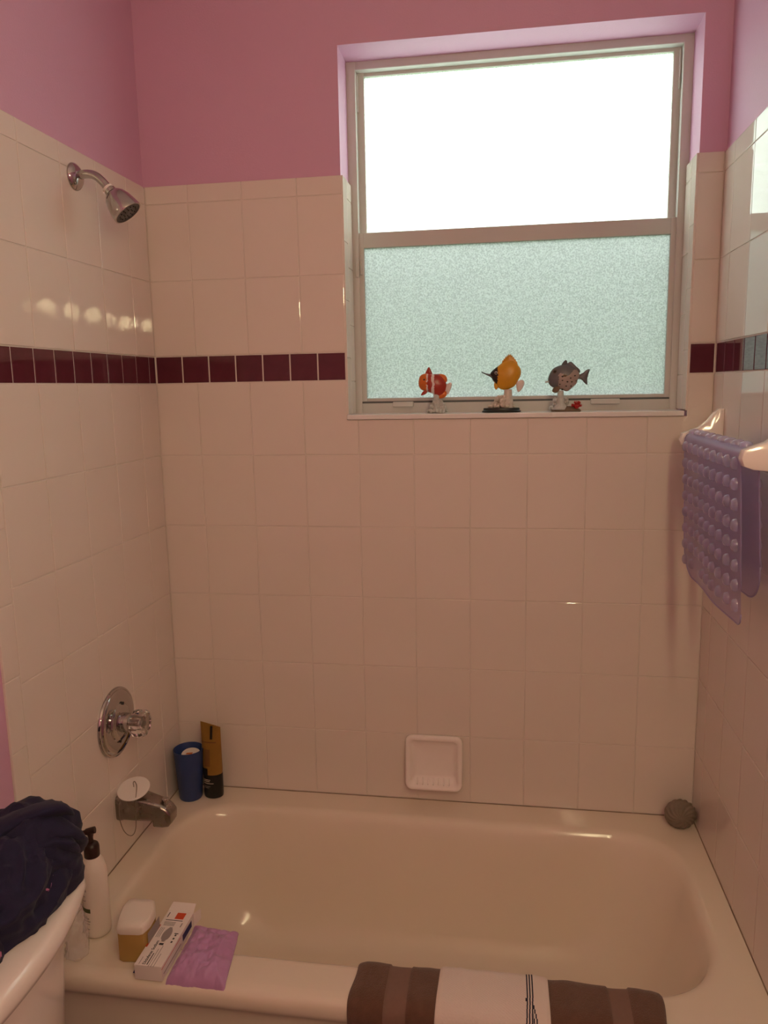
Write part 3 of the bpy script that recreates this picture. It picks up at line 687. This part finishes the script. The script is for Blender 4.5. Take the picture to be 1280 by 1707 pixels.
g = G(); g.grid(lambda u, v: Vector((10.25+(.12+.26*math.sin(PI*min(1, v*1.05))**.7)*(2*u-1)*(1 if v > .18 else .8), -27.55+1.75*v, BZ+.007)), 4, 16); obj('tube_picture', g, 'print_grey', bb)
top_patch(10.05, 10.5, -27.62, -27.5, 'print_white'); top_patch(10.08, 10.46, -27.95, -27.72, 'print_dark')
text('product_name', 'Diclofenac Sodium', .36, 'print_dark', bb, (9.95, -30.2, BZ+.004), (0, 0, PI/2))
top_patch(10.08, 10.16, -30.2, -28.9, 'print_dark')
for x, y0, y1 in ((10.28, -30.4, -28.4), (10.5, -30.4, -28.0), (10.72, -30.4, -28.9), (9.4, -30.2, -29.4)): top_patch(x, x+.05, y0, y1, 'print_grey')
for y in (-27.6, -27.2, -26.8): top_patch(10.95, 11.1, y, y+.2, 'print_dark')
top_patch(10.85, 11.2, -26.55, -26.45, 'print_dark')
g = G(); g.box(BX1, BX1+.006, -26.2, -24.3, .45, 1.05); obj('printed_mark', g, 'print_blue', bb)
g = G(); g.box(BX1, BX1+.006, -30.3, -26.6, 1.12, 1.18); obj('printed_mark', g, 'print_red', bb)
g = G(); g.box(BX1, BX1+.006, -30.0, -26.6, .5, .6); obj('printed_mark', g, 'print_grey', bb)
g = G(); g.add([(BX0-.5, BY0+.6, .06), (BX0, BY0+.5, .06), (BX0, BY0+.9, 1.1), (BX0-.5, BY0+.65, .03), (BX0, BY0+.55, .03), (BX0, BY0+.95, 1.07)], [(0, 1, 2), (5, 4, 3), (0, 3, 4, 1), (1, 4, 5, 2), (2, 5, 3, 0)]); obj('blue_flap', g, 'print_blue', bxo)

g = G()
def pouch(side):
    def fn(u, v):
        x = 11.55+4.6*u+.75*v*u*(1) ; y = -30.3+6.3*v+.35*u
        x = 11.6+(4.15+ .9*(1-v))*u; y = -30.25+6.2*v-.25*u*v
        e = min(u, 1-u, v, 1-v); h = .72*min(1, e*4.2)**.6
        wr = .09*noise.noise((x*1.1, y*.9, 5))+.05*(1-2*abs(noise.noise((x*2.2, y*1.6, 9))))
        z = .10+h*(1+wr*3)+wr if side else .05
        if v > .88: z += .10*math.sin((v-.88)/.12*PI)+.06
        if side and .84 < v < .88: z -= .05
        dn = max(0, -29.6-y); z -= dn*dn*1.1
        return Vector((x, y, z))
    return fn
g.grid(pouch(1), 50, 60); k0 = len(g.v); g.grid(pouch(0), 50, 60)
solo('lilac_pouch', g, 'lilac_wrap', (14, -27, .05), 'crinkled lilac wrapped pad lying beside the carton on the rim', 'pouch', ang=180)

g = G()
def bagp(u, v):
    a = 2*PI*u; z = .1+6.0*v
    r = 1.0+.2*noise.noise((math.cos(a)*1.5, math.sin(a)*1.5, z*.8))+.28*(1-2*abs(noise.noise((math.cos(a)*3, math.sin(a)*3, z*1.1))))
    r *= (1-.35*max(0, v-.7)/.3)*min(1, .25+v*6)
    return Vector((3.3+.8*r*math.cos(a), -29.0+.7*r*math.sin(a), z*.86))
g.grid(bagp, 50, 40)
solo('plastic_bag', g, 'bag_plastic', (3.3, -29.0, .1), 'small crumpled clear plastic bag between tank and pump bottle', 'bag', ang=180)

# ------------------------------------------------------------------ towels on the rim
def rim_prof(off, inner, outer):      # path over the rim, offset outwards; returns (y,z) at arc parameter
    raw = [(-25.3+off*.9, -inner), (-25.75+off, -1.0), (-26.0+off*.9, -.35+off*.3), (-26.5+off*.4, .02+off*.9), (-27.2, .03+off), (-28.5, .03+off), (-29.5, .02+off), (-30.15-off*.6, -.14+off*.75), (-30.5-off*.95, -.6+off*.2), (-30.55-off, -1.2), (-30.6-off, -2.5), (-30.4-off, -outer)]
    P = [Vector((0, a, b)) for a, b in raw]
    return sample(P, 60)
def drape(name, x0f, x1f, off, inner, outer, thick, mats, matf, bumpf, nu=90):
    pr = rim_prof(off, inner, outer); pr2 = rim_prof(off-thick, inner, outer)
    g = G()
    def surf(P, top):
        def fn(u, v):
            i = min(len(P)-1, int(v*(len(P)-1)+.5)); p = P[i]; x = x0f(v)+(x1f(v)-x0f(v))*u
            a = P[max(0, i-1)]; b = P[min(len(P)-1, i+1)]; t = (b-a).normalized(); nrm = Vector((0, t.z, -t.y))
            if nrm.z < 0 and abs(nrm.z) > .3: nrm = -nrm
            e = min(u, 1-u); k = min(1, e*30)**.5 if top else 1
            return Vector((x, p.y, p.z))+nrm*((bumpf(x, v) if top else 0)-(thick*.8*(1-k) if top else 0))
        return fn
    g.grid(surf(pr, True), nu, 59, matf=matf); g.grid(surf(pr2, False), nu, 59, matf=matf)
    return g, mats
def brown_m(u, v): 
    x = 26.75+24.0*u
    return 1 if (29.5 < x < 31.3 or 46.7 < x < 48.3) else 0
def brown_b(x, v):
    d = .05*noise.noise((x*.9, v*5, 2))+.06*max(0, noise.noise((x*.45, 3.7, v*2)))
    if 29.5 < x < 31.3 or 46.7 < x < 48.3: d -= .11
    d += .09*math.exp(-((x-43.6)/.9)**2)+.05*math.exp(-((x-49.1)/.6)**2)+.05*math.exp(-((x-28.2)/.8)**2)
    return d
g, m_ = drape('brown_towel', lambda v: 26.75, lambda v: 50.75, .42, 2.6, 12.5, .34, ['brown_terry', 'brown_dobby'], brown_m, brown_b, 192)
for v_ in g.v: v_.x += .12*math.sin(v_.y*1.1+v_.z*.3)*(1 if v_.x > 49 or v_.x < 28 else 0)
solo('brown_towel', g, m_, (38.7, -28.5, .1), 'brown terry towel with woven bands folded over the front tub rim', 'towel', ang=180)
def white_m(u, v):
    if u < .05 or u > .97: return 1
    w1 = .80-.10*max(0, v-.30); d1 = u-w1                       # straight striped hem
    k = max(0.0, v-.30); d2 = u-(.84+.16*math.sin(min(1.0, k*2.2)*PI/2)-.05*k)   # hem of the turned-over corner
    if 0 < d1 < .06: return 2 if int(d1*85) % 2 == 0 else 1
    if v > .30 and -.07 < d2 < 0: return 2 if int(-d2*85) % 2 == 0 else 1
    if d1 > 0: return 1
    return 0
g, m_ = drape('white_towel', lambda v: 33.7-.5*v, lambda v: 42.1+.2*v, .66, 2.3, 11, .16, ['waffle_cloth', 'white_cloth', 'stripe_navy'], white_m,
              lambda x, v: .04*noise.noise((x*.8, v*4, 7))+.06*math.exp(-((x-34.3-6*v)/.25)**2)*(v > .1)+.05*math.exp(-((x-41.0)/.5)**2), 420)
solo('white_towel', g, m_, (38, -28.5, .5), 'white waffle-weave towel with navy striped edge over the brown towel', 'towel', ang=180)

# ------------------------------------------------------------------ toilet
to = thing('toilet', (9, -45, -ZB), 'white porcelain toilet tank at the left wall under dark clothes', 'toilet')
def tank_ring(z, d, bow=1.0, x0=.3):
    P_ = [(x0, -35.0-d*0-.2+d), (x0, -54.8-d)]
    out = []
    y0, y1 = -55.0-d, -35.0+d
    N = 40
    pts = [(x0, y1), (x0, y0)]
    for i in range(N+1):
        t = i/N; y = y0+(y1-y0)*t; s_ = abs(2*t-1)
        x = 8.0+d+bow*2.2*(1-s_**2.2)
        rc_ = max(0, (s_-.90)/.10); x -= 1.6*(1-math.sqrt(max(0, 1-rc_*rc_)))
        pts.append((x, y))
    return [(a, b, z) for a, b in pts]
g = G(); g.loft([tank_ring(-1, -1.6, .6), tank_ring(0, -1.3, .7), tank_ring(6, -1.0, .85), tank_ring(11.7, -.7, .95)], caps=True); obj('tank', g, 'porcelain', to, 50)
g = G(); g.loft([tank_ring(11.6, .0), tank_ring(11.75, .3), tank_ring(12.2, .42), tank_ring(12.75, .38), tank_ring(13.05, .15), tank_ring(13.2, -.25), tank_ring(13.25, -1.2)], caps=True); obj('tank_lid', g, 'porcelain', to, 60)
g = G(); rs = []
for z, rx, ry, cx in ((-15, 5, 4, 13), (-12, 4.6, 3.6, 13), (-7, 5.5, 4.6, 15), (-2, 9, 7, 17.5), (-.3, 9.6, 7.4, 18), (0, 9.3, 7.1, 18), (0, 7, 5, 18), (-4, 5, 3.6, 17)):
    rs.append([(cx+rx*math.cos(2*PI*j/40), -45+ry*math.sin(2*PI*j/40), z) for j in range(40)])
g.loft(rs, caps=True); g.bbox(1, 13, -50, -40, -3.5, -1, .4); obj('bowl', g, 'porcelain', to, 60)
g = G(); rs = []
for z, s_ in ((.05, 1), (.6, 1.02), (.8, .98), (.85, .5)):
    rs.append([(18+9.4*s_*math.cos(2*PI*j/40), -45+7.2*s_*math.sin(2*PI*j/40), z) for j in range(40)])
g.loft(rs, caps=True); obj('seat_cover', g, 'porcelain', to, 50)

# ------------------------------------------------------------------ dark clothes heaped on the tank
def ridged(p): return 1-2*abs(noise.noise(p))
g = G()
def heap(cx, cy, ax_, ay, h, seed, rot=0.0, z0=13.3, pw=.55, amp=.5):
    def fn(u, v):
        a = 2*PI*u; t = v*PI/2
        c, s_ = math.cos(a), math.sin(a)
        rr = math.cos(t)**pw if t < PI/2-1e-6 else 0.0
        x, y = ax_*rr*c, ay*rr*s_
        z = h*math.sin(t)**.8
        p = Vector((x, y, z)); q = Vector((x*math.cos(rot)-y*math.sin(rot), x*math.sin(rot)+y*math.cos(rot), z))
        wq = q*.16+Vector((seed, 0, 0)); wv = Vector((noise.noise(wq), noise.noise(wq+Vector((7, 3, 1))), noise.noise(wq+Vector((1, 9, 4)))))*2.2
        q2 = q+wv
        f = ridged(Vector((q2.x*.10+seed, q2.y*.34, q2.z*.30)))*.8+.45*ridged(Vector((q2.x*.3, q2.y*.75+seed, q2.z*.6)))+.18*ridged(q2*1.1)
        k = amp*f*min(1, .35+v*2.0)
        nrm = Vector((c*math.cos(t)/ax_, s_*math.cos(t)/ay, math.sin(t)/h)).normalized()
        p = p+nrm*k*1.2
        X = Vector((cx+p.x, cy+p.y, max(z0, z0+p.z)))
        X.x = max(X.x, .35)
        return X
    return fn
g.grid(heap(4.7, -40.2, 4.4, 6.2, 4.3, 1.3, .5, amp=.75), 170, 70)
g.grid(heap(6.2, -37.4, 2.9, 2.8, 4.9, 5.1, -.4, pw=.45, amp=.6), 120, 60)
g.grid(heap(4.2, -45.5, 4.2, 4.4, 2.4, 8.7, .2, amp=.6), 120, 50)
def flap(path, wd, th, seed, tw=0.0):        # a flattened roll of cloth following a path
    P_ = sample([Vector(p) for p in path], 46); rings = []
    for i, p in enumerate(P_):
        t = (P_[min(45, i+1)]-P_[max(0, i-1)]).normalized(); up_ = Vector((0, 0, 1)); sd = t.cross(up_).normalized(); nn = sd.cross(t).normalized()
        a0 = tw*i/45; e1 = sd*math.cos(a0)+nn*math.sin(a0); e2 = nn*math.cos(a0)-sd*math.sin(a0)
        k = min(1, min(i, 45-i)/5+.15)**.6; ring_ = []
        for j in range(28):
            b_ = 2*PI*j/28; rr = 1+.16*noise.noise((i*.12, math.cos(b_)*1.4+seed, math.sin(b_)*1.4))+.10*ridged(Vector((i*.25+seed, j*.35, 2)))
            ring_.append(p+e1*(wd*k*rr*math.cos(b_))+e2*(th*k*rr*math.sin(b_)))
        rings.append(ring_)
    g.loft(rings, caps=True)
flap([(1.0, -45.5, 16.0), (2.8, -41.5, 17.6), (5.2, -38.4, 18.4), (7.3, -36.4, 18.6), (8.2, -35.6, 17.6)], 1.5, .55, 1, .5)
flap([(2.0, -46.5, 15.2), (4.4, -43.2, 16.8), (6.6, -40.3, 17.4), (8.3, -38.0, 17.0), (9.0, -36.6, 15.4)], 1.0, .45, 4, .7)
flap([(4.6, -47.0, 14.6), (6.2, -44.2, 15.8), (7.6, -41.2, 16.2), (8.6, -38.6, 15.8), (8.9, -37.0, 14.4)], .8, .42, 7, .9)
flap([(6.2, -46.0, 14.0), (7.4, -43.2, 14.7), (8.3, -40.2, 14.9), (8.8, -37.8, 14.2)], .7, .4, 9, .4)
flap([(7.6, -35.2, 14.2), (8.6, -36.0, 16.0), (8.7, -37.0, 17.6), (7.8, -38.2, 18.3), (6.4, -39.6, 17.9)], .9, .45, 12, .8)
cl = solo('clothes', g, 'navy_cloth', (5, -41, 13.3), 'crumpled dark navy clothing heaped on the toilet tank lid', 'clothing', ang=180)

for i, (x, y, z, m_) in enumerate([(8.95, -40.0, 15.0, 'pink_print'), (8.6, -44.9, 13.9, 'pink_print'), (8.9, -38.9, 15.3, 'lilac_print'), (8.2, -41.9, 15.9, 'lilac_print')]):
    gg = G(); gg.grid(lambda u, v: Vector((x+.12*math.sin(3*u), y-.4+.8*u, z-.25+.35*v+.12*math.sin(9*u+i))), 10, 3)
    po = obj('printed_patch', gg, m_, cl, 180)
# ------------------------------------------------------------------ fish figurines on the sill
SZ = 44.33
def A(u, v): return (29.05+(u-100)*.0107, SZ+(733-v)*.01038)
def B_(u, v): return (42.6+(u-150)*.00727, SZ+(905-v)*.00736)
def lumps(g, cx, cy, z0, w_, d_, h, n, seed, r0=.16, r1=.34):
    rnd = random.Random(seed)
    for i in range(n):
        t = rnd.random()**1.2; a = rnd.random()*2*PI; k = (1-t*.6)*math.sqrt(rnd.random())
        r = r0+(r1-r0)*rnd.random()
        g.sphere((cx+w_*k*math.cos(a), cy+d_*k*math.sin(a), z0+r*.9+t*(h-r*1.8)), r, 9, 6, (1, 1, .9+.5*rnd.random()))
FY = 2.2
# clownfish
f1 = thing('clownfish_figurine', (31, FY, SZ), 'orange and white striped fish figurine on a white coral base', 'figurine')
def cm(x, z):
    u = 100+(x-29.05)/.0107; v = 733-(z-SZ)/.01038
    if u < 195-.10*(v-400)**2/300: return 0
    if u < 208: return 2
    if u < 243+.0*(v-400): return 1
    if u < 272: return 2
    return 1
body = [A(*p) for p in [(110, 400), (125, 350), (165, 325), (215, 325), (262, 330), (320, 335), (365, 370), (392, 440), (385, 490), (360, 540), (300, 565), (250, 530), (190, 510), (140, 490), (112, 450)]]
g = G(); g.inflate(body, .62, FY, matf=cm, nr=14, sub=6); bo = obj('body', g, ['fish_orange', 'fish_red', 'fish_white'], f1, 180)
g = G(); g.inflate([A(*p) for p in [(180, 335), (195, 285), (217, 258), (240, 300), (250, 345)]], .14, FY); obj('dorsal_fin', g, 'fish_red', f1, 180)
g = G(); g.inflate([A(*p) for p in [(290, 345), (330, 330), (380, 345), (400, 385), (385, 420), (330, 400)]], .22, FY); obj('dorsal_fin', g, 'fish_orange', f1, 180)
g = G(); g.inflate([A(*p) for p in [(290, 560), (330, 530), (380, 505), (397, 540), (370, 575), (310, 585)]], .22, FY); obj('anal_fin', g, 'fish_orange', f1, 180)
g = G(); g.inflate([A(*p) for p in [(375, 470), (400, 435), (440, 420), (447, 450), (430, 500), (410, 543), (390, 520)]], .14, FY); obj('tail', g, 'fish_white', f1, 180)
g = G(); g.inflate([A(*p) for p in [(135, 545), (160, 505), (200, 505), (190, 530), (160, 545)]], .14, FY-.3); obj('pelvic_fin', g, 'fish_red', f1, 180)
g = G(); g.inflate([A(*p) for p in [(215, 430), (245, 405), (255, 440), (240, 480), (215, 490)]], .12, FY-.58); obj('pectoral_fin', g, 'fish_red', f1, 180)
e = A(172, 387); g = G(); g.sphere((e[0], FY-.45, e[1]), .12, 10, 6); obj('eye', g, 'fish_black', f1, 180)
g = G(); lumps(g, 31.2, FY, SZ, 1.15, .8, 1.45, 190, 3, .09, .22); g.lathe([(.7, .1), (.45, .9), (.30, 1.4), (.36, 2.0)], (31.1, FY, SZ), (0, 0, 1), 14); cb = obj('coral_base', g, 'coral_grey', f1, 180)
# butterflyfish
f2 = thing('butterflyfish_figurine', (38.1, FY, SZ), 'yellow long-nosed fish figurine on an oval black base', 'figurine')
def bm_(x, z):
    u = 100+(x-29.05)/.0107; v = 733-(z-SZ)/.01038
    if u < 905 and v > 250 and u+.35*(v-340) < 930 and v < 300+.9*(u-780) + 40: return 1
    if u < 862 and v > 330: return 2
    return 0
body = [A(*p) for p in [(830, 340), (860, 300), (905, 265), (950, 230), (1000, 205), (1060, 215), (1105, 260), (1128, 320), (1115, 385), (1090, 440), (1055, 480), (990, 505), (930, 495), (885, 450), (850, 395)]]
g = G(); g.inflate(body, .55, FY, matf=bm_, nr=14, sub=6, c=A(1000, 360)); obj('body', g, ['fish_yellow', 'fish_black', 'fish_white'], f2, 180)
g = G(); P_ = [A(742, 320), A(790, 343), A(830, 355), A(870, 372)]; g.tube([(p[0], FY, p[1]) for p in P_], [.055, .075, .15, .28], 12); obj('snout', g, 'fish_grey', f2, 180)
sp_ = [(940, 250)]
for tx, ty in [(950, 205), (963, 184), (979, 164), (995, 148), (1012, 136), (1030, 142), (1046, 156), (1062, 176), (1078, 198), (1092, 222)]: sp_ += [(tx, ty), (tx+6, ty+22)]
sp_ += [(1108, 270), (1020, 340)]
g = G(); g.inflate([A(*p) for p in sp_], .13, FY, sub=1, c=A(1018, 250), nr=12, pw=.35); obj('dorsal_fin', g, 'fish_yellow', f2, 30)
g = G(); g.inflate([A(*p) for p in [(1080, 250), (1120, 280), (1133, 330), (1122, 380), (1095, 410), (1080, 330)]], .16, FY); obj('rear_fin', g, 'fish_yellow', f2, 180)
g = G(); g.inflate([A(*p) for p in [(1085, 440), (1110, 415), (1150, 408), (1167, 440), (1150, 490), (1115, 530), (1095, 515)]], .12, FY); obj('tail', g, 'fish_white', f2, 180)
g = G(); g.inflate([A(*p) for p in [(868, 440), (890, 440), (912, 470), (890, 503), (872, 480)]], .12, FY-.2); obj('pelvic_fin', g, 'fish_yellow', f2, 180)
e = A(888, 333); g = G(); g.sphere((e[0], FY-.34, e[1]), .17, 12, 6); ey = obj('eye', g, 'fish_white', f2, 180)
g = G(); g.sphere((e[0], FY-.42, e[1]), .12, 12, 6); obj('pupil', g, 'fish_black', ey, 180)
g = G(); lumps(g, 38.1, FY, SZ+.4, 1.45, .75, 1.4, 200, 5, .09, .22); g.lathe([(.6, .3), (.5, 1.2), (.4, 2.4)], (38.75, FY, SZ), (0, 0, 1), 12); lumps(g, 38.7, FY, SZ+1.0, .5, .4, 1.4, 50, 6, .08, .18); obj('coral_base', g, 'coral', f2, 180)
g = G(); el = lambda s_, z: [(38.07+2.08*s_*math.cos(2*PI*j/48), FY+1.2*s_*math.sin(2*PI*j/48), SZ+z) for j in range(48)]
g.loft([el(.98, .01), el(1, .05), el(1, .14), el(.95, .2), el(.93, .24), el(.93, .38), el(.9, .46)], caps=True); obj('plinth', g, 'black_plastic', f2, 40)
# grey triggerfish
f3 = thing('grey_fish_figurine', (44.8, FY, SZ), 'grey spotted fish figurine on a coral base with red anemone', 'figurine')
def gm(x, z):
    u = 150+(x-42.6)/.00727; v = 905-(z-SZ)/.00736
    return 1 if v > 400-.25*(u-350) + 30*math.sin(u*.03) and u > 340 else 0
body = [B_(*p) for p in [(195, 440), (215, 370), (260, 300), (330, 262), (400, 245), (480, 240), (560, 280), (620, 340), (640, 400), (615, 460), (600, 510), (540, 570), (470, 620), (400, 600), (310, 580), (240, 545), (205, 500)]]
g = G(); g.inflate(body, .55, FY, matf=gm, nr=14, sub=6); obj('body', g, ['fish_grey', 'fish_belly'], f3, 180)
g = G(); g.inflate([B_(*p) for p in [(385, 250), (410, 200), (440, 178), (462, 200), (458, 250)]], .13, FY); obj('dorsal_fin', g, 'fish_grey', f3, 180)
g = G(); g.inflate([B_(*p) for p in [(465, 245), (490, 210), (525, 208), (580, 260), (645, 325), (630, 365), (560, 310)]], .13, FY); obj('rear_fin', g, 'fish_grey', f3, 180)
g = G(); g.inflate([B_(*p) for p in [(600, 400), (640, 385), (690, 360), (740, 320), (782, 318), (765, 380), (750, 450), (752, 530), (715, 510), (680, 470), (640, 450), (600, 450)]], .13, FY, c=B_(670, 420)); obj('tail', g, 'fish_grey', f3, 180)
g = G(); g.inflate([B_(*p) for p in [(255, 620), (270, 570), (320, 545), (365, 560), (350, 610), (310, 640)]], .13, FY-.35); obj('pectoral_fin', g, 'coral_brown', f3, 180)
P_ = [B_(150, 485), B_(180, 480), B_(215, 475)]; g = G(); g.tube([(p[0], FY-.05, p[1]) for p in P_], [.06, .09, .12], 8); obj('mouth', g, 'coral_grey', f3, 180)
e = B_(285, 335); g = G(); g.sphere((e[0], FY-.36, e[1]), .22, 12, 6, (1, .5, 1)); ey = obj('eye', g, 'coral_brown', f3, 180)
g = G(); g.sphere((e[0], FY-.43, e[1]), .15, 12, 6, (1, .6, 1)); obj('pupil', g, 'fish_black', ey, 180)
for u_, v_, r_ in [(395, 465, .08), (465, 485, .09), (528, 488, .08), (510, 435, .08), (570, 402, .09), (360, 518, .08), (450, 545, .09), (520, 546, .07), (398, 592, .10), (430, 398, .17), (395, 410, .10), (590, 475, .06)]:
    p = B_(u_, v_); c_ = B_(425, 420); q = math.hypot((p[0]-c_[0])/1.6, (p[1]-c_[1])/1.45); dep = .55*math.sqrt(max(0, 1-q*q))
    g = G(); g.sphere((p[0], FY-dep-.0, p[1]), r_, 8, 5, (1.2, .5, .8)); obj('spot', g, 'fish_black' if r_ < .15 else 'coral_brown', f3, 180)
g = G(); g.lathe([(.85, .2), (.55, .8), (.35, 1.4), (.3, 2.2)], (44.25, FY, SZ), (0, 0, 1), 12)
lumps(g, 43.95, FY, SZ+.15, .75, .55, 1.4, 70, 8, .09, .2); lumps(g, 44.9, FY, SZ+.6, .5, .35, .95, 12, 9, .12, .22); obj('coral_base', g, 'coral_grey', f3, 180)
g = G(); el3 = lambda s_, z: [(44.85+1.55*s_*math.cos(2*PI*j/36), FY+.85*s_*math.sin(2*PI*j/36), SZ+z+.12*noise.noise((math.cos(j)*2, z, 1))*s_*(z > .05)) for j in range(36)]
g.loft([el3(1, .01), el3(1, .1), el3(.9, .22), el3(.6, .4), el3(.3, .55)], caps=True); obj('rock', g, 'coral_brown', f3, 60)
g = G(); c_ = Vector((45.9, FY-.35, SZ+.55)); rnd = random.Random(4)
g.sphere(c_, .3, 10, 6)
for i in range(46):
    a = rnd.random()*2*PI; b = rnd.random()*1.5-.2; dd = Vector((math.cos(a)*math.cos(b), math.sin(a)*math.cos(b), math.sin(b)))
    g.tube([c_+dd*.2, c_+dd*.4, c_+dd*.58], [.06, .05, .03], 5)
obj('anemone', g, 'coral_red', f3, 180)
